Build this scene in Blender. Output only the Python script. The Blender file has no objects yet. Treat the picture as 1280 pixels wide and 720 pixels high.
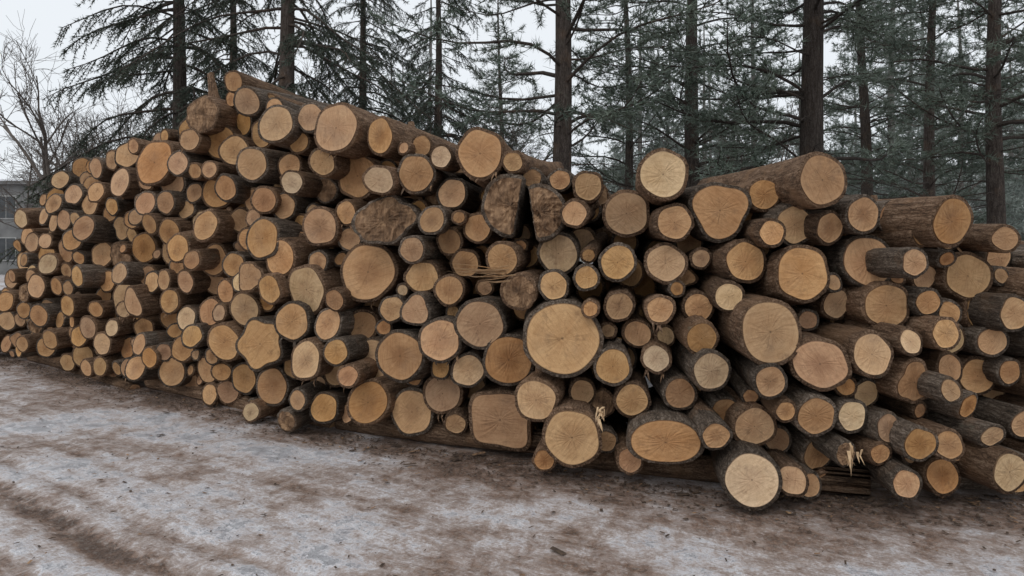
import bpy, math, random
import numpy as np
from mathutils import Vector, Matrix
random.seed(7); rng=np.random.default_rng(7)
sc=bpy.context.scene
sc.view_settings.view_transform='Standard'; sc.view_settings.look='None'; sc.view_settings.exposure=0
COL=bpy.context.collection
def link(o,parent=None):
    COL.objects.link(o)
    if parent: o.parent=parent
    return o
def empty(n):
    e=bpy.data.objects.new(n,None); e.empty_display_size=.2; return link(e)
# ---------------------------------------------------------------- node helper
class NT:
    def __init__(s,name):
        s.m=bpy.data.materials.new(name); s.m.use_nodes=True; s.t=s.m.node_tree; s.t.nodes.clear()
        s.out=s.t.nodes.new('ShaderNodeOutputMaterial'); s.b=s.t.nodes.new('ShaderNodeBsdfPrincipled')
        s.t.links.new(s.b.outputs[0],s.out.inputs[0])
    def n(s,typ,ins={},**kw):
        nd=s.t.nodes.new('ShaderNode'+typ)
        for k,v in kw.items(): setattr(nd,k,v)
        for k,v in ins.items(): s.set(nd.inputs[k],v)
        return nd
    def set(s,inp,v):
        if isinstance(v,bpy.types.NodeSocket): s.t.links.new(v,inp)
        elif isinstance(v,bpy.types.Node): s.t.links.new(v.outputs[0],inp)
        else: inp.default_value=v
    def math(s,op,a,b=0.0,c=None,clamp=False):
        nd=s.n('Math',{0:a,1:b},operation=op); nd.use_clamp=clamp
        if c is not None: s.set(nd.inputs[2],c)
        return nd.outputs[0]
    def mix(s,f,a,b,mode='MIX'):
        nd=s.t.nodes.new('ShaderNodeMix'); nd.data_type='RGBA'; nd.blend_type=mode
        s.set(nd.inputs[0],f); s.set(nd.inputs[6],a); s.set(nd.inputs[7],b); return nd.outputs[2]
    def ramp(s,f,stops):
        nd=s.n('ValToRGB',{0:f}); cr=nd.color_ramp
        while len(cr.elements)<len(stops): cr.elements.new(.5)
        for e,(p,c) in zip(cr.elements,stops):
            e.position=p; e.color=c if len(c)==4 else (*c,1)
        return nd.outputs[0]
    def noise(s,vec,scale,detail=4,rough=.55,dist=0.0):
        return s.n('TexNoise',{'Vector':vec,'Scale':scale,'Detail':detail,'Roughness':rough,'Distortion':dist}).outputs[0]
    def mr(s,v,a,b,c=0.0,d=1.0):
        return s.n('MapRange',{0:v,1:a,2:b,3:c,4:d}).outputs[0]
    def vm(s,op,a,b):
        return s.n('VectorMath',{0:a,1:b},operation=op).outputs[0]
    def bump(s,h,st,d):
        s.set(s.b.inputs['Normal'],s.n('Bump',{'Height':h,'Strength':st,'Distance':d}).outputs[0])
def c4(*a): return (*a,1.0)
# ---------------------------------------------------------------- materials
def mat_end(name,cA,cB,cH,heart):
    k=NT(name)
    rnd=k.n('ObjectInfo').outputs['Random']
    off=k.n('CombineXYZ',{0:k.math('MULTIPLY',rnd,37.0),1:k.math('MULTIPLY',rnd,91.0),2:k.math('MULTIPLY',rnd,53.0)}).outputs[0]
    uvm=k.n('UVMap',uv_map='metric').outputs[0]; uvr=k.n('UVMap',uv_map='rho').outputs[0]
    P=k.vm('ADD',uvm,off)
    rho=k.n('VectorMath',{0:uvr},operation='LENGTH').outputs['Value']
    big=k.noise(P,6,5,.6); med=k.noise(P,28,4,.6); fine=k.noise(P,140,3,.6)
    col=k.mix(k.mr(big,.35,.68),c4(*cA),c4(*cB))
    wob=k.math('ADD',k.math('MULTIPLY',k.noise(P,9,2),.09),k.n('VectorMath',{0:uvm},operation='LENGTH').outputs['Value'])
    ring=k.math('SINE',k.math('MULTIPLY',wob,520.0)); ring2=k.math('SINE',k.math('MULTIPLY',wob,170.0))
    rv=k.math('ADD',k.math('MULTIPLY',ring,.5),k.math('MULTIPLY',ring2,.6))
    col=k.mix(k.mr(rv,-1,1.1,.0,.22),col,c4(cB[0]*.55,cB[1]*.48,cB[2]*.42))
    hs=k.math('ADD',rho,k.math('MULTIPLY',k.math('SUBTRACT',med,.5),.35))
    hm=k.mr(hs,.25,.55,1,0); hm=k.math('MULTIPLY',hm,k.mr(k.noise(off,1.3,0),.4,.6,heart*.2,heart))
    col=k.mix(hm,col,c4(*cH))
    col=k.mix(k.mr(hs,.74,.9,0,.35),col,c4(cA[0]*1.15,cA[1]*1.15,cA[2]*1.15))
    rot=k.n('VectorRotate',{'Vector':uvm,'Angle':k.math('MULTIPLY',rnd,40.0)},rotation_type='Z_AXIS').outputs[0]
    saw=k.noise(k.vm('MULTIPLY',k.vm('ADD',rot,off),(90,7,1)),1,3,.6)
    col=k.mix(k.mr(saw,.50,.78,0,.5),col,c4(cB[0]*.5,cB[1]*.43,cB[2]*.38))
    d=k.noise(P,13,6,.7); col=k.mix(k.mr(d,.55,.72,0,.55),col,c4(.15,.09,.055))
    col=k.mix(k.mr(k.noise(P,4,3,.6),.52,.7,0,.3),col,c4(.32,.22,.14))
    col=k.mix(k.mr(fine,.35,.75,0,.32),col,c4(cA[0]*.42,cA[1]*.36,cA[2]*.33))
    sx=k.n('SeparateXYZ',{0:uvr})
    ang=k.math('ARCTAN2',sx.outputs[1],sx.outputs[0])
    cv=k.n('CombineXYZ',{0:k.math('COSINE',ang),1:k.math('SINE',ang),2:k.math('MULTIPLY',rnd,70.0)}).outputs[0]
    cn=k.noise(cv,5.5,2,.6)
    cr=k.math('MULTIPLY',k.mr(k.math('ABSOLUTE',k.math('SUBTRACT',cn,.5)),.0,.012,1,0),k.mr(k.math('ADD',rho,k.math('MULTIPLY',big,.6)),.5,.85,1,0))
    cr=k.math('MULTIPLY',cr,k.mr(k.math('FRACT',k.math('MULTIPLY',rnd,211.3)),.3,.7,.1,1))
    col=k.mix(k.math('MULTIPLY',cr,.7),col,c4(.07,.04,.022))
    pith=k.mr(rho,.015,.045,.7,0); col=k.mix(pith,col,c4(.10,.06,.035))
    col=k.mix(k.mr(rho,.9,.935,0,.8),col,c4(.09,.05,.03))
    h=k.n('HueSaturation',{'Color':col,'Hue':k.mr(k.math('FRACT',k.math('MULTIPLY',rnd,17.3)),0,1,.492,.502),'Saturation':k.mr(k.math('FRACT',k.math('MULTIPLY',rnd,71.7)),0,1,.92,1.12),'Value':k.mr(k.math('FRACT',k.math('MULTIPLY',rnd,133.1)),0,1,.78,1.12)})
    k.set(k.b.inputs['Base Color'],h.outputs[0]); k.b.inputs['Roughness'].default_value=.8
    k.b.inputs['Specular IOR Level'].default_value=.2
    hh=k.math('SUBTRACT',k.math('ADD',k.math('MULTIPLY',saw,.8),k.math('MULTIPLY',fine,.5)),cr)
    k.bump(hh,.55,.005)
    return k.m
E1=mat_end('cut_wood_tan',(.63,.405,.215),(.50,.295,.145),(.38,.21,.105),.5)
E2=mat_end('cut_wood_brown',(.57,.345,.175),(.44,.245,.115),(.29,.15,.07),.7)
E3=mat_end('cut_wood_pale',(.74,.55,.34),(.60,.42,.24),(.48,.31,.18),.4)
def mat_bark(name,lo,mid,hi,peel):
    k=NT(name); rnd=k.n('ObjectInfo').outputs['Random']
    oc=k.n('TexCoord').outputs['Object']
    off=k.n('CombineXYZ',{0:k.math('MULTIPLY',rnd,31.0),1:k.math('MULTIPLY',rnd,77.0),2:k.math('MULTIPLY',rnd,13.0)}).outputs[0]
    P=k.vm('ADD',oc,off); S=k.vm('MULTIPLY',P,(1,1,.13)); S2=k.vm('ADD',k.vm('MULTIPLY',P,(1,1,.2)),k.vm('MULTIPLY',k.n('TexNoise',{'Vector':P,'Scale':12.0,'Detail':3.0}).outputs[1],(.05,.05,.05)))
    vo=k.n('TexVoronoi',{'Vector':S2,'Scale':48.0,'Randomness':1.0},feature='DISTANCE_TO_EDGE').outputs[0]
    n1=k.noise(S,34,7,.7); n2=k.noise(P,4,4,.6); n3=k.noise(P,90,4,.65)
    v=k.math('ADD',k.math('MULTIPLY',n1,.85),k.math('MULTIPLY',k.mr(vo,0,.25),.15))
    v=k.math('ADD',v,k.math('MULTIPLY',k.math('SUBTRACT',n3,.5),.5))
    col=k.ramp(v,[(.28,lo),(.5,mid),(.74,hi)])
    col=k.mix(k.mr(n2,.55-.06*peel,.66,0,peel),col,c4(.25,.145,.08))
    col=k.mix(k.mr(k.noise(P,9,5,.7),.62,.72,0,.4),col,c4(.16,.17,.13))
    h=k.n('HueSaturation',{'Color':col,'Value':k.mr(k.math('FRACT',k.math('MULTIPLY',rnd,33.1)),0,1,.65,1.35)})
    k.set(k.b.inputs['Base Color'],h.outputs[0]); k.b.inputs['Roughness'].default_value=.92
    k.b.inputs['Specular IOR Level'].default_value=.2
    k.bump(v,1.0,.022)
    return k.m
B1=mat_bark('bark_brown',(.035,.022,.015),(.15,.09,.055),(.32,.22,.15),.5)
B2=mat_bark('bark_grey',(.03,.023,.018),(.12,.09,.068),(.28,.23,.185),.3)
BT=mat_bark('bark_standing',(.020,.015,.013),(.065,.052,.044),(.13,.11,.10),.15)
def mat_simple(name,a,b,scale,rough=.85,bump=0,obj=True,det=5,lo=.35,hi=.65):
    k=NT(name); oc=k.n('TexCoord').outputs['Object']; n=k.noise(oc,scale,det,.6)
    k.set(k.b.inputs['Base Color'],k.mix(k.mr(n,lo,hi),c4(*a),c4(*b))); k.b.inputs['Roughness'].default_value=rough
    if bump: k.bump(n,.7,bump)
    return k.m
def mat_torn():
    k=NT('torn_wood'); oc=k.n('TexCoord').outputs['Object']
    n=k.noise(k.vm('MULTIPLY',oc,(30,8,20)),1,7,.7); b=k.noise(oc,9,4,.6)
    v=k.math('ADD',k.math('MULTIPLY',n,.65),k.math('MULTIPLY',b,.4))
    k.set(k.b.inputs['Base Color'],k.ramp(v,[(.36,(.05,.028,.016)),(.5,(.20,.115,.062)),(.66,(.42,.26,.145))])); k.b.inputs['Roughness'].default_value=.9
    k.bump(v,1.0,.03); return k.m
TORN=mat_torn()
TORNL=mat_simple('splinter_wood',(.66,.47,.28),(.45,.29,.16),30,.8,.004)
ROT=mat_simple('rotten_core',(.09,.05,.03),(.03,.018,.012),22,.95,.02)
CHIP=mat_simple('bark_chips',(.10,.065,.042),(.04,.026,.018),30,.9)
# ---------------------------------------------------------------- pile face (world metres, plan curve)
W=[(-11,12.5),(-9,10.9),(-7.37,9.6),(-5.24,8.1),(-3.75,7.1),(-2.07,5.95),(-.24,4.95),(.85,4.45),(1.56,4.2),(2.26,4.1),(3.18,4.15),(5,4.6),(7,5.4)]
WX=np.array([w[0] for w in W]); WY=np.array([w[1] for w in W])
def face(X,Z=0): return float(np.interp(X,WX,WY))+.1*max(Z,0)
EYE=1.6
# log ends: pixel column, pixel row, pixel radius, kind  (cast from camera onto pile face)
S="""292 102 14;252 143 24 o;275 177 24;345 155 25;420 160 33 l;475 170 24;237 175 15;374 178 15;193 203 30;160 193 18;315 205 22;262 212 12;215 228 20;272 240 22;365 228 16 w;403 203 18;362 208 18;447 220 30;520 217 25;600 192 32 l;565 242 21;150 228 20;103 210 14;120 210 14;92 243 14;120 240 14;330 250 18;300 275 16;207 253 16;233 262 13;355 258 18;400 283 25;433 266 17;328 298 27;257 282 20;350 322 24;268 325 22;397 328 15;383 362 31 c;460 340 38;480 275 31 k;540 275 19;562 302 18;597 285 20;515 312 18;638 257 33 x;674 265 30 y;700 225 15;735 233 20;718 267 18;783 267 30;829 218 32 l;843 278 24;698 317 27 w;628 324 22;772 328 24;733 347 17;832 329 26;876 323 14;900 263 36 g;955 243 22;1028 225 34 l;993 281 26;1037 285 22;932 327 28;1003 342 36;1085 327 34;1118 272 22;1152 292 17;1190 277 32 l;1143 328 20;1210 345 30;1108 382 30;1045 380 21;1225 387 28;1268 392 24;911 371 20 w;873 384 20;825 387 19;774 383 20;692 357 20;738 386 12;648 365 24 o;703 423 47 b;600 405 32;550 425 28;490 386 18;453 407 20;500 445 32;636 450 33;585 463 22 w;465 450 28;797 417 19;832 420 14;877 423 22;820 448 19;766 458 24;963 415 42 b;1010 400 14;1025 455 34;1090 443 28;1138 427 18;1182 417 21;1160 378 18;1240 427 20;889 464 26;963 477 22;1057 483 14;1143 478 28 g;1187 460 20;1222 470 25;1262 465 18;790 500 23;850 492 22;728 490 18;670 500 28;752 505 18 o;625 525 38 q;553 492 25;515 515 30;460 503 28;405 510 20;372 500 14;340 483 25;382 450 25;325 430 32 p;280 428 25;365 402 25;410 405 22;420 440 18;435 470 15;357 530 15 o;715 547 38;832 553 39 f;895 545 20;907 515 20;943 533 27;982 514 15;1020 520 26;1065 520 22;1110 535 20;1150 555 23;1193 530 22;1167 520 13;1195 565 14;1178 595 24;1133 605 20;1262 590 28;1100 567 15;1058 568 16 o;1022 568 22;990 600 20;940 600 36;972 550 18;883 520 10;1240 545 16;1280 530 20;1188 488 16;215 465 20;240 478 15;285 490 16;262 497 14;240 420 15;205 440 12;187 447 14;160 435 15;160 460 13;142 460 13;125 458 13;108 460 12;180 410 14;215 395 18;155 372 20;180 310 20;150 322 20 o;128 318 17;212 290 18;165 275 12;140 258 12;187 280 14;240 325 13;232 352 16;205 350 14;185 345 14;270 355 16;300 352 14;112 338 12;100 372 14;130 370 12;85 360 10;90 300 14;60 330 14;55 270 12;80 275 14;40 340 10;40 365 10;60 385 12;75 400 11;95 415 11;45 420 10;28 430 11;8 430 11;10 385 9;25 400 9;60 430 10;30 325 9;15 345 9;125 435 10;140 410 12"""
F=834.0
def locate(x,y,j=0):
    tx=(x-640)/F; tz=(y-310)/F; D=6.0
    for i in range(80):
        X=tx*D; Z=EYE-tz*D
        D+=.35*(face(X,Z)+j-D)
    return X,D,Z
logs=[]
for e in S.split(';'):
    p=e.split(); x,y,r=map(float,p[:3]); kd=p[3] if len(p)>3 else 'n'
    j=random.uniform(-.26,.22)
    if kd in 'lbf': j=-.2
    if kd in 'xyk': j=-.1
    X,D,Z=locate(x,y,j); R=r*D/F
    Z=max(Z,R+.02)
    logs.append((X,D,Z,R,kd))
TOP=[locate(*p) for p in [(0,385),(8,320),(40,258),(95,200),(150,182),(240,135),(290,105),(440,135),(560,172),(620,170),(680,216),(800,196),(860,222),(990,198),(1050,204),(1065,242),(1180,254),(1220,276),(1280,300)]]
TX=[p[0] for p in TOP]+[4.2,6]; TZ=[p[2] for p in TOP]+[1.6,1.3]
BOT=[locate(*p) for p in [(0,445),(60,455),(100,475),(190,485),(260,510),(345,535),(440,535),(560,560),(700,588),(840,596),(950,630),(1100,625),(1260,620)]]
BX=[p[0] for p in BOT]; BZ=[max(p[2],.03) for p in BOT]
def fill(n,rmax,rmin,p0,p1,slack):
    A=np.array([(l[0],l[2],l[3]) for l in logs])
    for k in range(n):
        X=rng.uniform(-9.2,6); Z=rng.uniform(.04,3.4)
        zt=np.interp(X,TX,TZ) if X>-7.3 else .9; zb=np.interp(X,BX,BZ)
        d=np.sqrt((A[:,0]-X)**2+(A[:,1]-Z)**2)-A[:,2]
        av=min(d.min()+slack, zt-Z, Z-zb+.01)
        if av>=rmin:
            r=min(av,rmax*rng.uniform(.75,1))
            if r<rmin: continue
            kd='n'
            u=rng.random()
            if u<.03: kd='o'
            elif u<.14: kd='g'
            logs.append((X,face(X,Z)+rng.uniform(p0,p1),Z,r,kd)); A=np.vstack([A,(X,Z,r)])
fill(6000,.18,.12,-.26,.22,.022)
fill(9000,.13,.085,-.2,.26,.022)
fill(2200,.08,.058,-.05,.25,.02)
fill(7000,.14,.09,.35,.75,.08)
fill(1500,.14,.11,.9,1.2,.13)
# ---------------------------------------------------------------- log builder
PILE=empty('log_pile')
AX=[-8,-3,0,1.6,2.6,4.5]; AA=[.36,.32,.20,.06,-.13,-.28]
def smooth_noise(th,ks,amp,rs):
    r=np.zeros_like(th)
    for k in ks: r+=rs.uniform(-1,1)*np.cos(k*th+rs.uniform(0,6.28))*amp/ (k**.5)
    return r
cnt=0
def make_log(X,Y,Z,R,kd,L=None):
    global cnt
    cnt+=1; rs=np.random.default_rng(cnt*13+5)
    N=56 if R>.12 else 36
    th=np.linspace(0,2*np.pi,N,endpoint=False)
    prof=1+smooth_noise(th,[2],.07,rs)+smooth_noise(th,[3,4,5,6],.055,rs)
    ax=1.0; ay=1.0
    ct,st=np.cos(th),np.sin(th)
    if kd=='b': ax=1.08 if X<1 else .98; prof=1+smooth_noise(th,[2,3,4,5],.05,rs)
    if kd=='q': prof=1/ (np.abs(ct)**5+np.abs(st)**5)**(1/5)*(1+smooth_noise(th,[3,5],.06,rs)); ax=1.08; ay=.95
    if kd=='f': prof=1+.10*np.cos(2*th)-.10*np.clip(-st,0,1)**3; ax=1.12; ay=.9
    if kd=='p': prof=1+.10*np.cos(5*th+.6)
    if kd=='g': prof=1+.11*np.cos(3*th+rs.uniform(0,6))+smooth_noise(th,[2,4,5,7],.07,rs)
    if kd=='k': prof=1+smooth_noise(th,[2,3,4,5,7,9],.13,rs); ax=1.15
    if kd in 'xy':
        sgn=-1 if kd=='x' else 1      # local x points to the left seen from the front
        c_=np.clip(sgn*np.cos(th+.18*sgn),.05,1)
        prof=np.minimum(1.12,np.where(sgn*np.cos(th+.18*sgn)>.05,.30/c_,1.12))*(1+smooth_noise(th,[3,5,7,9],.07,rs)); ay=1.08
    L=L or rs.uniform(2.3,2.9)
    zs=[0,.012,.05,.11,.18,.28,.4,.55,.72,.92,1.2,1.6,2.05,L]
    ridge=rs.uniform(-1,1,N); ridge=(ridge+np.roll(ridge,1)*.5)
    tx,ty=rs.uniform(-.22,.22,2)
    if R<.09: tx*=1.6; ty*=1.6
    if kd=='k': tx,ty=-.55,.35
    bx,by=rs.uniform(-.05,.05,2)
    taper=rs.uniform(.0,.05)
    V=[];UVm=[];UVr=[];Fc=[];MI=[]
    barkt=min(.014+.03*R,.022)/R
    brk = kd in('k','o','x','y')
    amp={'k':.020,'o':.012,'x':.018,'y':.022}.get(kd,0)
    waves=[(rs.uniform(-1,1)*w_,rs.uniform(-1,1)*w_,rs.uniform(0,6.28),a_) for w_,a_ in ((12,1.2),(25,.8),(45,.6),(45,.6),(80,.45),(110,.35),(160,.25))]
    def rough(x,y):
        s=0
        for a,b,c,g in waves: s=s+np.abs(np.sin(a*x+b*y+c))*g
        return (s-2)*amp
    def ringv(rad,zf,rho,extra=None):
        i0=len(V)
        for i in range(N):
            rr=rad[i]*R; x=rr*ct[i]*ax; y=rr*st[i]*ay; z=zf[i] if hasattr(zf,'__len__') else zf
            V.append((x+bx*z*z*.5,y+by*z*z*.5,z)); UVm.append((x,y)); UVr.append((rho*ct[i],rho*st[i]))
        return i0
    def bridge(a,b,m):
        for i in range(N):
            j=(i+1)%N
            Fc.append((a+i,a+j,b+j,b+i)); MI.append(m)
    def zoff(rad,f=1): 
        z=(tx*rad*R*ct+ty*rad*R*st)
        if amp: z=z+rough(rad*R*ct,rad*R*st)
        return z*f
    prev=None; first=None
    for q,z in enumerate(zs):
        f=max(0,1-z/.35)
        rr=prof*(1-taper*z)+ridge*.03*min(1,.09/R)*(1 if z>.005 else .5)+rs.uniform(-1,1,N)*.022*min(1,.1/R)
        if z>.005: rr=rr+.012
        a=ringv(rr,z+zoff(rr,f),1.0)
        if prev is None: first=a
        else: bridge(prev,a,1)
        prev=a
    c=len(V); V.append((bx*L*L*.5,by*L*L*.5,L)); UVm.append((0,0)); UVr.append((0,0))
    for i in range(N): Fc.append((prev+i,prev+(i+1)%N,c)); MI.append(0)
    rho1=1-barkt
    r1=prof*rho1+rs.uniform(-1,1,N)*.010
    a=ringv(r1,zoff(r1)+ (.004 if not brk else 0),.97); bridge(a,first,1)
    r2=prof*(rho1-.012); b=ringv(r2,zoff(r2)-.003,.93); bridge(b,a,0 if not brk else 1); prev=b
    for f in ((.72,.48,.25) if not brk else (.86,.76,.66,.56,.46,.36,.26,.16)):
        rr=prof*f; zz=zoff(rr)+rs.uniform(-1,1,N)*(.002 if not amp else amp*.35)
        b=ringv(rr,zz,f); bridge(b,prev,0 if not brk else 2); prev=b
    c=len(V); V.append((0,0,float(rough(0,0)))); UVm.append((0,0)); UVr.append((0,0))
    for i in range(N): Fc.append((prev+(i+1)%N,prev+i,c)); MI.append(0 if not brk else 2)
    if rs.random()<.35 and R>.1:
        a_=rs.uniform(.3,2.8); zz=rs.uniform(.15,.9); l=R*.98+rs.uniform(.03,.08); w=rs.uniform(.015,.03)
        i0=len(V)
        for tt in range(8):
            for rad,ll in ((w*1.6,R*.85),(w,l)):
                ca,sa=math.cos(tt*.785)*rad,math.sin(tt*.785)*rad
                V.append((math.cos(a_)*ll-math.sin(a_)*ca,math.sin(a_)*ll+math.cos(a_)*ca,zz+sa)); UVm.append((ca,sa)); UVr.append((.6,0))
        for tt in range(8):
            u=(tt+1)%8; Fc.append((i0+tt*2,i0+u*2,i0+u*2+1,i0+tt*2+1)); MI.append(1)
        Fc.append(tuple(i0+tt*2+1 for tt in range(8))); MI.append(0)
    # a few hanging bark strips at the cut edge
    if rs.random()<.08 and R>.08 and kd not in 'qxyb':
        for s in range(int(rs.integers(2,5))):
            a_=rs.uniform(3.8,5.6); l=rs.uniform(.03,.08); w=rs.uniform(.005,.012); x=R*math.cos(a_)*.98; y=R*math.sin(a_)*.98; i0=len(V)
            dz=rs.uniform(-.05,.0); dx=rs.uniform(-.03,.03)
            for (px,py,pz) in ((x-w,y,.01),(x+w,y,.01),(x+w*.7+dx*.5,y-l*.55,dz*.6),(x-w*.7+dx*.5,y-l*.55,dz*.6-.004),(x+dx,y-l,dz*.4)):
                V.append((px,py,pz)); UVm.append((0,0)); UVr.append((.6,0))
            Fc.extend([(i0,i0+1,i0+2,i0+3),(i0+3,i0+2,i0+4)]); MI.extend([2 if rs.random()<.4 else 1]*2)
    me=bpy.data.meshes.new('log'); me.from_pydata(V,[],Fc)
    um=me.uv_layers.new(name='metric'); ur=me.uv_layers.new(name='rho')
    li=np.zeros(len(me.loops),dtype=np.int32); me.loops.foreach_get('vertex_index',li)
    um.data.foreach_set('uv',np.array(UVm,dtype=np.float32)[li].ravel()); ur.data.foreach_set('uv',np.array(UVr,dtype=np.float32)[li].ravel())
    me.polygons.foreach_set('material_index',np.array(MI,dtype=np.int32))
    me.polygons.foreach_set('use_smooth',np.array([m==1 for m in MI],dtype=bool))
    e = E3 if kd in('w','c') else (E1 if rs.random()<.64 else E2)
    if kd in ('n','l') and rs.random()<.05: e=E3
    for m in (e,B1 if rs.random()<.6 else B2,TORN,ROT,TORNL): me.materials.append(m)
    o=bpy.data.objects.new('log',me); link(o,PILE)
    a=float(np.interp(X,AX,AA))+rs.normal(0,.07)
    if kd in 'xy': a=.12
    zz=Vector((a,1,rs.normal(0,.045))).normalized(); xx=Vector((0,0,1)).cross(zz).normalized(); yy=zz.cross(xx)
    M=Matrix((xx,yy,zz)).transposed().to_4x4(); M.translation=Vector((X,Y,Z)); o.matrix_world=M
    return o
for l in logs: make_log(*l)
def along(Xa,Xb,off,r,z):
    o=make_log(Xa,face(Xa)+off,z,r,'n',L=math.hypot(Xb-Xa,face(Xb)-face(Xa)))
    d=Vector((Xb-Xa,face(Xb)-face(Xa),0)).normalized(); xx=Vector((0,0,1)).cross(d); yy=d.cross(xx)
    M=Matrix((xx,yy,d)).transposed().to_4x4(); M.translation=Vector((Xa,face(Xa)+off,z)); o.matrix_world=M
for Xa,Xb in ((-6.8,-4.2),(-4.1,-1.6),(-1.5,.3),(.35,1.5),(1.55,3.3)):
    along(Xa,Xb,.28,.085,.08); along(Xa,Xb,1.7,.09,.09)
def splinter(X,Y,Z,d,n,l0,spread,seed,th=1):
    rs=np.random.default_rng(seed); V=[];Fc=[]
    for s in range(n):
        o=Vector((X,Y,Z))+Vector(rs.normal(0,.022,3)); dd=(Vector(d)+Vector(rs.normal(0,spread,3))).normalized(); l=rs.uniform(.35,1)*l0; w=rs.uniform(.006,.014)*th
        sd=dd.cross(Vector((0,0,1))).normalized()*w; up=dd.cross(sd).normalized()*w*.6; i=len(V)
        mid=o+dd*l*.5+Vector(rs.normal(0,.008,3))
        V+= [o-sd,o+sd,o+up, mid-sd*.7,mid+sd*.7,mid+up*.7, o+dd*l]
        Fc+=[(i,i+1,i+4,i+3),(i+1,i+2,i+5,i+4),(i+2,i,i+3,i+5),(i+3,i+4,i+6),(i+4,i+5,i+6),(i+5,i+3,i+6)]
    me=bpy.data.meshes.new('torn_splinters'); me.from_pydata([tuple(v) for v in V],[],Fc); me.materials.append(TORNL)
    link(bpy.data.objects.new('torn_splinters',me),PILE)
p=locate(632,340,-.34); splinter(*p,(-1,-.25,.03),26,.44,.09,1,1.3)
p=locate(752,512,-.25); splinter(*p,(-.3,-.3,-.7),10,.12,.3,2)
p=locate(1062,560,-.2); splinter(*p,(.1,-.3,-1),9,.14,.15,3)
def stub(x,y,j,d,l,r):
    P0=Vector(locate(x,y,j)); dd=Vector(d).normalized(); u=dd.cross(Vector((0,1,0))).normalized(); v=dd.cross(u); V=[];Fc=[]
    for q in range(6):
        t=q/5
        for s in range(10):
            a=s*.628; rr=r*(1-.45*t)*(1+.15*math.sin(s*2.3+q)); V.append(tuple(P0+dd*(l*t+(.03*math.sin(s*3.1) if q==5 else 0))+u*math.cos(a)*rr+v*math.sin(a)*rr+Vector((.05*t*t,0,0))))
    for q in range(5):
        for s in range(10): Fc.append((q*10+s,q*10+(s+1)%10,q*10+10+(s+1)%10,q*10+10+s))
    Fc.append(tuple(range(50,60)))
    me=bpy.data.meshes.new('broken_branch'); me.from_pydata(V,[],Fc); me.materials.append(B1); link(bpy.data.objects.new('broken_branch',me),PILE)
stub(270,130,.15,(-.35,.1,1),.36,.06)
# ---------------------------------------------------------------- ground
def vnoise(x,y,seed=0):
    xi=np.floor(x).astype(np.int64); yi=np.floor(y).astype(np.int64); fx=x-xi; fy=y-yi
    fx=fx*fx*(3-2*fx); fy=fy*fy*(3-2*fy)
    def h(a,b):
        v=(a*374761393+b*668265263+seed*1442695041)&0x7fffffff; v=((v^(v>>13))*1274126177)&0x7fffffff
        return ((v^(v>>16))&0xffff)/65535.0
    return (h(xi,yi)*(1-fx)+h(xi+1,yi)*fx)*(1-fy)+(h(xi,yi+1)*(1-fx)+h(xi+1,yi+1)*fx)*fy
def fbm(x,y,o,seed=0):
    s=0;a=.5
    for i in range(o): s=s+a*vnoise(x,y,seed+i); x=x*2.03;y=y*2.03;a*=.5
    return s
def axis(a,b,step,far):
    c=list(np.arange(a,b,step)); s=step; v=a; L=[]
    while v>-far: s*=1.18; v-=s; L.append(v)
    R=[]; s=step; v=c[-1]
    while v<far: s*=1.18; v+=s; R.append(v)
    return np.array(L[::-1]+c+R)
gx=axis(-7.5,5,.035,420); gy=axis(1.8,7.5,.035,420)
GX,GY=np.meshgrid(gx,gy); fx=np.interp(GX,WX,WY)
dist=(fx-GY)*.85
near=np.clip(1-np.hypot(GX,GY-4)/30,0,1)
H=(fbm(GX*.9,GY*.9,3,3)-.45)*.06+(fbm(GX*6,GY*6,3,9)-.45)*.026
dirt=np.zeros_like(GX)
dirt+=np.exp(-((dist-.0)/.34)**2)*(.60-.2*np.clip(GX,0,1))
wig=(fbm(GX*.6,GY*.6,2,21)-.4)*.35
tread=1+.25*np.sin((GX*.86-GY*.5)*60)
for dc,wd,am in ((2.05,.09,.8),(1.78,.06,.5),(2.45,.10,.6),(2.95,.12,.6),(1.35,.05,.3),(.95,.06,.25)):
    g=np.exp(-((dist+wig-dc)/wd)**2)*np.clip((.2-GX)/1.6,.2,1); dirt+=g*am*.9; H-=g*.03*am*tread
dirt+=(fbm(GX*.8,GY*1.3,3,55)-.42)*1.3
dirt+=(fbm(GX*3,GY*3,3,75)-.44)*1.1
behind=np.clip((-dist-2.5)/3,0,1); dirt-=behind*.12
H*=np.clip(near*2,.1,1)
H[np.abs(dist+.8)<1.2]*=.4
ny,nx=GX.shape
verts=np.stack([GX,GY,H],-1).reshape(-1,3)
idx=np.arange(ny*nx).reshape(ny,nx)
fc=np.stack([idx[:-1,:-1],idx[:-1,1:],idx[1:,1:],idx[1:,:-1]],-1).reshape(-1,4)
me=bpy.data.meshes.new('ground')
me.vertices.add(len(verts)); me.vertices.foreach_set('co',verts.astype(np.float32).ravel())
me.loops.add(fc.size); me.loops.foreach_set('vertex_index',fc.astype(np.int32).ravel())
me.polygons.add(len(fc)); me.polygons.foreach_set('loop_start',np.arange(0,fc.size,4,dtype=np.int32)); me.polygons.foreach_set('loop_total',np.full(len(fc),4,dtype=np.int32))
me.update(); me.validate()
me.polygons.foreach_set('use_smooth',np.ones(len(fc),dtype=bool))
at=me.attributes.new('dirt','FLOAT','POINT'); at.data.foreach_set('value',np.clip(dirt,-1,1.5).astype(np.float32).ravel())
k=NT('snowy_ground'); oc=k.n('TexCoord').outputs['Object']
da=k.n('Attribute',attribute_name='dirt').outputs['Fac']
n1=k.noise(oc,.9,6,.62); n2=k.noise(oc,7,7,.75,.4); n3=k.noise(oc,60,5,.7)
stv=k.n('VectorRotate',{'Vector':oc,'Angle':.56},rotation_type='Z_AXIS').outputs[0]
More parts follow.
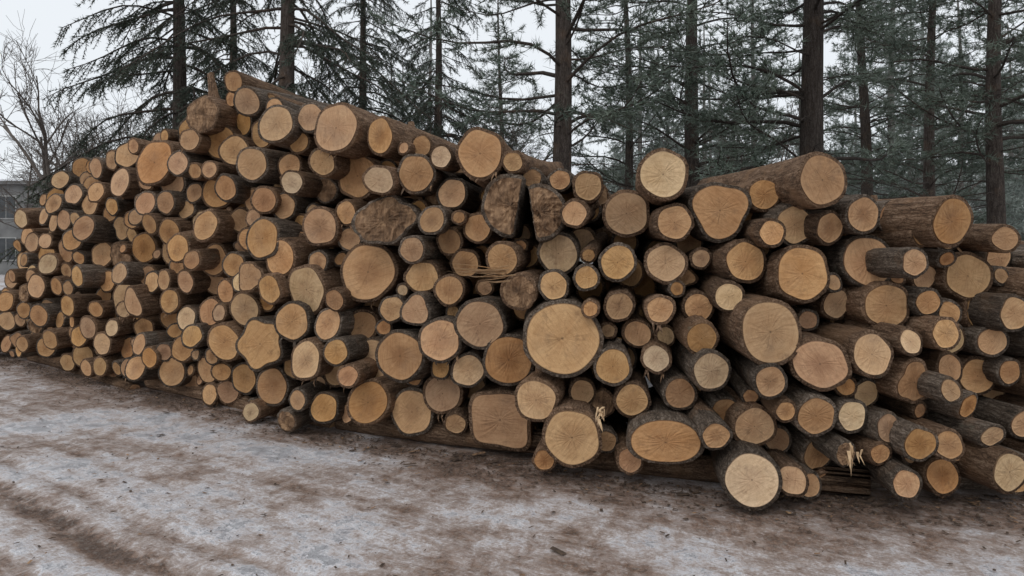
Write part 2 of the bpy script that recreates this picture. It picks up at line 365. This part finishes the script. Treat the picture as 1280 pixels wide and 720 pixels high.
n4=k.noise(k.vm('MULTIPLY',stv,(1.1,6,1)),1.6,5,.65)
m=k.math('ADD',k.math('MULTIPLY',n1,.5),k.math('MULTIPLY',n2,1.0)); m=k.math('ADD',m,k.math('MULTIPLY',n4,.45)); m=k.math('ADD',m,k.math('MULTIPLY',n3,.6))
m=k.math('ADD',m,k.math('MULTIPLY',da,.38))
dm=k.mr(m,1.13,1.55)
peb=k.n('TexVoronoi',{'Vector':oc,'Scale':55.0}); pc=peb.outputs['Color']
dirtc=k.ramp(k.noise(oc,22,7,.75),[(.3,(.075,.045,.031)),(.55,(.20,.125,.088)),(.8,(.38,.28,.22))])
dirtc=k.mix(k.mr(k.n('SeparateXYZ',{0:pc}).outputs[0],.8,.95,0,.55),dirtc,c4(.28,.24,.21))
dirtc=k.mix(k.mr(n3,.5,.66,0,.5),dirtc,c4(.42,.38,.36))
snow=k.ramp(k.noise(oc,11,6,.7),[(.3,(.46,.44,.46)),(.55,(.66,.66,.69)),(.8,(.84,.85,.88))])
icy=k.ramp(k.noise(oc,26,5,.7),[(.3,(.29,.225,.19)),(.7,(.52,.465,.45))])
c=k.mix(k.mr(dm,.0,.42),snow,icy); c=k.mix(k.mr(dm,.38,.85),c,dirtc)
c=k.mix(k.mr(k.noise(oc,160,2,.6),.6,.7,0,.5),c,c4(.15,.10,.075))
k.set(k.b.inputs['Base Color'],c)
k.set(k.b.inputs['Roughness'],k.mr(n2,.35,.65,.32,.8)); k.b.inputs['Specular IOR Level'].default_value=.45
k.bump(k.math('ADD',k.math('MULTIPLY',n3,.8),k.math('SUBTRACT',k.math('MULTIPLY',n2,1.4),k.math('MULTIPLY',dm,.5))),1.0,.045)
me.materials.append(k.m); link(bpy.data.objects.new('ground',me))
V=[];Fc=[];MI=[];rs=np.random.default_rng(5)
for i in range(4200):
    X=rs.uniform(-8,4.5); d=abs(rs.normal(0,.25))-.15 if rs.random()<.85 else rs.uniform(0,3)
    Y=face(X)-d; l=rs.uniform(.005,.02)*(1 if rs.random()<.96 else 2.6); w=l*rs.uniform(.2,.6); a=rs.uniform(0,6.28); z=.004+rs.uniform(0,.012)
    ix=np.searchsorted(gx,X); iy=np.searchsorted(gy,Y); z+=float(H[min(iy,ny-1),min(ix,nx-1)])
    ca,sa=math.cos(a),math.sin(a); t=rs.uniform(-.4,.4)*l; i0=len(V)
    for u,v,zz in ((-1,-1,0),(1,-.6,t),(.8,1,t),(-1,.7,0)): V.append((X+(u*l*ca-v*w*sa),Y+(u*l*sa+v*w*ca),z+abs(zz)))
    V.append((X,Y,z+.006)); Fc+=[(i0,i0+1,i0+4),(i0+1,i0+2,i0+4),(i0+2,i0+3,i0+4),(i0+3,i0,i0+4)]; MI+=[0 if rs.random()<.88 else 1]*4
me=bpy.data.meshes.new('bark_litter'); me.from_pydata(V,[],Fc); me.materials.append(CHIP); me.materials.append(TORN)
me.polygons.foreach_set('material_index',np.array(MI,dtype=np.int32)); link(bpy.data.objects.new('bark_litter',me))
# ---------------------------------------------------------------- trees
def fol_mat(name,a,b,frost,ff):
    k=NT(name); oc=k.n('TexCoord').outputs['Object']; n=k.noise(oc,1.3,3,.6); n2=k.noise(oc,9,3,.6)
    col=k.mix(k.mr(n,.35,.65),c4(*a),c4(*b)); col=k.mix(k.mr(n2,.42,.68,0,ff),col,c4(*frost))
    k.set(k.b.inputs['Base Color'],col); k.b.inputs['Roughness'].default_value=.7; k.b.inputs['Specular IOR Level'].default_value=.2
    return k.m
FN=fol_mat('pine_needles',(.07,.098,.074),(.13,.16,.12),(.33,.38,.34),.5)
FS=fol_mat('spruce_needles',(.036,.05,.038),(.07,.086,.06),(.20,.23,.20),.3)
FF=fol_mat('frosty_haze_needles',(.17,.205,.18),(.26,.30,.265),(.48,.52,.50),.6)  # frosty green lightened further, distance haze painted into the colour
BF=mat_simple('bark_far',(.12,.11,.10),(.19,.18,.17),3)  # far trunks paler than near ones, haze put into the colour
TWG=mat_simple('bare_twigs',(.07,.055,.045),(.13,.11,.095),2)
class MB:
    def __init__(s): s.V=[];s.F=[];s.M=[];s.tri=[]
    def tube(s,pts,rad,sides,m):
        i0=len(s.V)
        for q,(p,r) in enumerate(zip(pts,rad)):
            d=(pts[min(q+1,len(pts)-1)]-pts[max(q-1,0)]).normalized()
            u=d.cross(Vector((0.13,.21,1)) if abs(d.z)<.9 else Vector((1,0.1,0))).normalized(); v=d.cross(u)
            for t in range(sides):
                a=6.283*t/sides; s.V.append(tuple(p+u*(math.cos(a)*r)+v*(math.sin(a)*r)))
        for q in range(len(pts)-1):
            for t in range(sides):
                a=i0+q*sides+t; b=i0+q*sides+(t+1)%sides; s.F.append((a,b,b+sides,a+sides)); s.M.append(m)
    def needles(s,P,D,per,l,w,spread,rs):
        P=np.repeat(np.array(P),per,0); D=np.repeat(np.array(D),per,0)
        D=D+rs.normal(0,spread,D.shape); D/=np.linalg.norm(D,axis=1)[:,None]
        U=np.cross(D,rs.normal(0,1,D.shape)); U/=np.linalg.norm(U,axis=1)[:,None]+1e-6
        ll=(l*rs.uniform(.6,1.2,len(P)))[:,None]
        s.tri.append(np.stack([P-U*w/2,P+U*w/2,P+D*ll],1).reshape(-1,3))
    def mesh(s,name,mats,fm):
        V=np.array(s.V).reshape(-1,3); n0=len(V)
        T=np.concatenate(s.tri) if s.tri else np.zeros((0,3)); V=np.concatenate([V,T])
        q=np.array(s.F,dtype=np.int32).reshape(-1,4); t=(np.arange(len(T),dtype=np.int32)+n0)
        me=bpy.data.meshes.new(name); me.vertices.add(len(V)); me.vertices.foreach_set('co',V.astype(np.float32).ravel())
        li=np.concatenate([q.ravel(),t]); me.loops.add(len(li)); me.loops.foreach_set('vertex_index',li)
        nq=len(q); nt=len(T)//3; me.polygons.add(nq+nt)
        ls=np.concatenate([np.arange(nq)*4,nq*4+np.arange(nt)*3]).astype(np.int32); lt=np.concatenate([np.full(nq,4),np.full(nt,3)]).astype(np.int32)
        me.polygons.foreach_set('loop_start',ls); me.polygons.foreach_set('loop_total',lt)
        mi=np.concatenate([np.array(s.M,dtype=np.int32),np.full(nt,fm,dtype=np.int32)]); me.polygons.foreach_set('material_index',mi)
        me.update(); me.validate()
        for m in mats: me.materials.append(m)
        return me
def conifer(seed,H,r0,cb,Lm,kind,mats,dens=1.0,dead=True,far=False):
    rs=np.random.default_rng(seed); b=MB(); lean=rs.uniform(-.022,.022,2)
    tp=lambda z: Vector((lean[0]*z+.05*math.sin(z*.6+seed),lean[1]*z+.04*math.cos(z*.6),z))
    zz=list(np.linspace(-.2,H,22)); b.tube([tp(z) for z in zz],[r0*(1.12 if z<.3 else 1)*(1-.9*max(z,0)/H)+.01 for z in zz],14,0)
    z=cb
    P=[];D=[]
    step=.46 if kind=='pine' else .30
    if far: step*=1.25
    while z<H-.3:
        f=(z-cb)/(H-cb)
        for q in range(int(rs.integers(3,6))):
            az=rs.uniform(0,6.283); l=(Lm*(1-f)**.75+.35)*rs.uniform(.45,1.1); up=rs.uniform(.0,.5) if kind=='pine' else rs.uniform(-.1,.2)
            dr=rs.uniform(.3,.7) if kind=='pine' else .75
            pts=[]; nseg=7; zb=z+rs.uniform(-.2,.2); w1=rs.uniform(-.6,.6); wv=rs.uniform(0,6)
            for i in range(nseg+1):
                t=i/nseg; a=az+w1*t; rr=l*t
                pts.append(tp(zb)+Vector((math.cos(a)*rr,math.sin(a)*rr,l*(up*t-dr*t*t*(.6 if kind=='pine' else 1)+ .25*t**3+.03*math.sin(t*7+wv)))))
            b.tube(pts,[.006+.010*l*(1-i/nseg) for i in range(nseg+1)],4,0)
            nt=int(l*(9 if kind=='pine' else 13)*dens)
            for j in range(nt):
                t=rs.uniform(.15,1)**.8; i=min(int(t*nseg),nseg-1); p=pts[i].lerp(pts[i+1],t*nseg-i); d=(pts[i+1]-pts[i]).normalized()
                sd=d.cross(Vector((0,0,1))).normalized()*(1 if j%2 else -1)
                if kind=='pine':
                    td=(d*.7+sd*rs.uniform(.3,1.1)+Vector((0,0,rs.uniform(-.6,.6)))).normalized(); tl=rs.uniform(.2,.55)*(1.15-t*.6)*min(l,1.6)
                    e=p+td*tl
                    if not far: b.tube([p,p.lerp(e,.5)+Vector((0,0,-.02)),e],[.006,.005,.004],3,0)
                    for u in np.arange(.3,1.01,(.11 if not far else .2)/max(tl,.12)): P.append(tuple(p.lerp(e,u))); D.append(tuple(td))
                else:
                    td=(d*.7+sd*rs.uniform(.3,.9)+Vector((0,0,rs.uniform(-1.0,-.1)))).normalized(); tl=rs.uniform(.15,.5)*(1.2-t*.5)*min(l,1.4)
                    e=p+td*tl
                    if not far: b.tube([p,e],[.006,.003],3,0)
                    for u in np.arange(.1,1.01,(.055 if not far else .13)/max(tl,.1)): P.append(tuple(p.lerp(e,u))); D.append(tuple(td))
            P.append(tuple(pts[-1])); D.append(tuple((pts[-1]-pts[-2]).normalized()))
        z+=step*rs.uniform(.7,1.3)
    if dead:
        for q in range(int(max(cb,1)*7)):
            z=rs.uniform(.8,cb+1.5); az=rs.uniform(0,6.28); l=rs.uniform(.25,1.5); p=tp(z); e=p+Vector((math.cos(az),math.sin(az),rs.uniform(-.35,.15)))*l
            m_=p.lerp(e,.55)+Vector((0,0,.06*l)); b.tube([p,m_,e],[.012,.008,.003],4,0)
            for g in range(4):
                o=p.lerp(e,rs.uniform(.4,1)); b.tube([o,o+Vector(rs.normal(0,.16,3))],[.004,.002],3,0)
    if far: b.needles(P,D,6 if kind=='pine' else 5,.24 if kind=='pine' else .16,.034,.8,rs)
    elif kind=='pine': b.needles(P,D,11,.15,.014,.8,rs)
    else: b.needles(P,D,5,.085,.015,.8,rs)
    return b.mesh(kind+'_tree',mats,1)
def bare(seed,H,r0,mats,spread=.5):
    rs=np.random.default_rng(seed); b=MB()
    def grow(p,d,l,r,lv):
        pts=[p]; n=4
        for i in range(n):
            d=(d+Vector(rs.normal(0,.12,3))+Vector((0,0,.04))).normalized(); pts.append(pts[-1]+d*l/n)
        b.tube(pts,[r*(1-.45*i/n) for i in range(n+1)],8 if lv==0 else (5 if lv<3 else 3),0)
        if lv>=5: return
        for q in range(int(rs.integers(3,5)) + (3 if lv==0 else 0)):
            t=rs.uniform(.35,1) if lv else rs.uniform(.3,1); i=min(int(t*n),n-1); o=pts[i].lerp(pts[i+1],t*n-i)
            nd=(d+Vector(rs.normal(0,spread,3))).normalized(); grow(o,nd,l*rs.uniform(.5,.75),max(r*.5,.007),lv+1)
    grow(Vector((0,0,-.1)),Vector((0,0,1)),H*.42,r0,0)
    return b.mesh('bare_tree',mats,0)
def place(name,me,X,Y,s=1,rot=0,parent=None):
    o=bpy.data.objects.new(name,me); o.location=(X,Y,0); o.scale=(s,s,s); o.rotation_euler=(0,0,rot); link(o,parent); return o
pA=conifer(11,13,.17,3.3,2.6,'pine',[BT,FN]); pB=conifer(12,14,.2,2.9,2.8,'pine',[BT,FN]); pC=conifer(13,12,.15,2.0,2.4,'pine',[BT,FN])
sA=conifer(21,13,.19,1.6,3.0,'spruce',[BT,FS]); sB=conifer(22,12,.17,1.0,2.7,'spruce',[BT,FS])
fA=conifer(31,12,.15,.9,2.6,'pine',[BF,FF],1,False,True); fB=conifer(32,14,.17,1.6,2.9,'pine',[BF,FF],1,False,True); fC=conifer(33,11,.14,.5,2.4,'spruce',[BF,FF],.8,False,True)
bA=bare(41,9,.13,[TWG]); bB=bare(42,8,.09,[TWG],.42); bC=bare(43,7.5,.10,[TWG],.6)
def XY(x,D): return ((x-640)/F*D,D)
for me_,nm,x,D,s,r in ((pA,'pine_tree',705,10.3,1,0.4),(pB,'pine_tree',1018,10.2,1,2.1),(pC,'pine_tree',1160,16,1,4),(pA,'pine_tree',1242,12.6,1,3.3),(pB,'pine_tree',862,14,.95,5),
    (sA,'spruce_tree',357,12.2,1,1.2),(sB,'spruce_tree',218,13.2,1.05,3),(sB,'spruce_tree',548,15,.8,.2),(pC,'pine_tree',790,19,1,2.2),(pB,'pine_tree',1085,20,1,.3),(sA,'spruce_tree',455,21,1.0,4.4),(pA,'pine_tree',1330,17,1,5.5),(sB,'spruce_tree',290,18,1,.7),(pC,'pine_tree',630,21,.8,1.7)):
    place(nm,me_,*XY(x,D),s,r)
for me_,x,D,s,r in ((bA,95,21,1,0),(bB,40,30,1.1,1.3),(bC,120,19,.95,2),(bC,75,26,1.1,4),(bB,140,26,1.2,2),(bA,620,24,.9,2.8),(bB,560,20,.9,1),(bA,420,22,1,5),(bC,930,19,1,3)):
    place('bare_tree',me_,*XY(x,D),s,r)
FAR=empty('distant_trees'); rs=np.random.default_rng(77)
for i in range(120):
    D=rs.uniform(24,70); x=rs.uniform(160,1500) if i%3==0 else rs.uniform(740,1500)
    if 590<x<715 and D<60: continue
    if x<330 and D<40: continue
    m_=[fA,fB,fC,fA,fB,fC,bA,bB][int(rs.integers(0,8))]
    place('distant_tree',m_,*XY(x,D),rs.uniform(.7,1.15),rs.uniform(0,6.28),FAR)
# ---------------------------------------------------------------- buildings
def box(name,x0,x1,y0,y1,z0,z1,mat,parent):
    v=[(x,y,z) for x in(x0,x1) for y in(y0,y1) for z in(z0,z1)]
    me=bpy.data.meshes.new(name); me.from_pydata(v,[],[(0,1,3,2),(4,6,7,5),(0,4,5,1),(2,3,7,6),(0,2,6,4),(1,5,7,3)]); me.materials.append(mat)
    return link(bpy.data.objects.new(name,me),parent)
STU=mat_simple('grey_stucco',(.13,.13,.13),(.21,.21,.205),1.2,.9,.01); GLS=mat_simple('window_glass',(.02,.025,.03),(.05,.055,.06),2,.15)
FRM=mat_simple('window_frame',(.28,.28,.275),(.38,.38,.365),4,.6); RSN=mat_simple('roof_snow',(.78,.80,.84),(.86,.87,.90),.8,.7); SID=mat_simple('pale_siding',(.45,.46,.46),(.56,.56,.55),2,.8)
g=empty('concrete_building'); g.location=(0,0,0)
bx0,bx1,by=-44.0,-28.4,40.0
box('walls',bx0,bx1,by,by+12,-.2,5.4,STU,g); box('roof_slab',bx0-.3,bx1+.3,by-.3,by+12.3,5.403,5.6,STU,g); box('roof_snow',bx0-.2,bx1+.2,by-.2,by+12.2,5.603,5.7,RSN,g)
for fl in (0.9,3.4):
    for i in range(6):
        wx=bx1-1.9-i*2.5
        box('window_frame',wx-.62,wx+.62,by-.05,by+.1,fl-.07,fl+1.35,FRM,g); box('window_pane',wx-.54,wx-.03,by-.07,by+.0,fl,fl+1.28,GLS,g); box('window_pane',wx+.03,wx+.54,by-.07,by+.0,fl,fl+1.28,GLS,g)
    for i in range(3):
        wy=by+2.5+i*3.2; box('window_frame',bx1-.1,bx1+.05,wy-.6,wy+.6,fl-.05,fl+1.33,FRM,g); box('window_pane',bx1-.05,bx1+.07,wy-.52,wy+.52,fl,fl+1.28,GLS,g)
def house(x0,x1,y0,y1,ze,zr):
    g=empty('snow_roofed_house'); box('walls',x0,x1,y0,y1,-.2,ze,SID,g)
    ym=(y0+y1)/2; me=bpy.data.meshes.new('roof'); o=.5; t=.18
    v=[(x0-o,y0-o,ze-.1),(x1+o,y0-o,ze-.1),(x1+o,ym,zr),(x0-o,ym,zr),(x1+o,y1+o,ze-.1),(x0-o,y1+o,ze-.1)]; v+=[(a,b,c+t) for a,b,c in v]
    me.from_pydata(v,[],[(6,7,8,9),(9,8,10,11),(0,3,2,1),(3,5,4,2),(0,1,7,6),(4,5,11,10),(1,2,8,7),(2,4,10,8),(0,6,9,3),(3,9,11,5)]); me.materials.append(RSN); link(bpy.data.objects.new('roof',me),g)
    for i in range(4):
        wx=x0+(x1-x0)*(i+.5)/4; box('window_frame',wx-.55,wx+.55,y0-.05,y0+.05,1.0,2.3,FRM,g); box('window_pane',wx-.46,wx+.46,y0-.07,y0,1.08,2.22,GLS,g)
house(-3,5,46,56,5.9,9.1); house(-36,-27.5,52,60,4.6,7.2)
# ---------------------------------------------------------------- sky and sun
w=bpy.data.worlds.new("World"); sc.world=w; w.use_nodes=True; nt=w.node_tree; nt.nodes.clear()
out=nt.nodes.new('ShaderNodeOutputWorld'); bg=nt.nodes.new('ShaderNodeBackground'); sky=nt.nodes.new('ShaderNodeTexSky'); sky.sky_type='NISHITA'; sky.sun_disc=False
el=math.radians(48); rot=math.radians(212); sky.sun_elevation=el; sky.sun_rotation=rot
mx=nt.nodes.new('ShaderNodeMix'); mx.data_type='RGBA'; mx.inputs[0].default_value=.93; mx.inputs[7].default_value=(9.0,9.4,9.8,1)
nt.links.new(sky.outputs[0],mx.inputs[6]); nt.links.new(mx.outputs[2],bg.inputs[0]); bg.inputs[1].default_value=.1; nt.links.new(bg.outputs[0],out.inputs[0])
sun=bpy.data.lights.new('sun','SUN'); sun.energy=.6; sun.angle=math.radians(30); sun.color=(1,.96,.9)
so=bpy.data.objects.new('sun',sun); link(so)
dv=Vector((math.sin(rot)*math.cos(el),math.cos(rot)*math.cos(el),math.sin(el))); so.rotation_euler=dv.to_track_quat('Z','Y').to_euler(); so.location=dv*50
# ---------------------------------------------------------------- camera
cam=bpy.data.cameras.new('Camera'); co=bpy.data.objects.new('Camera',cam); link(co); co.location=(0,0,EYE); co.rotation_euler=(math.radians(90),0,0)
cam.sensor_width=36; cam.lens=36*F/1280; cam.shift_y=-50/1280; cam.clip_end=1500; cam.clip_start=.05
sc.camera=co
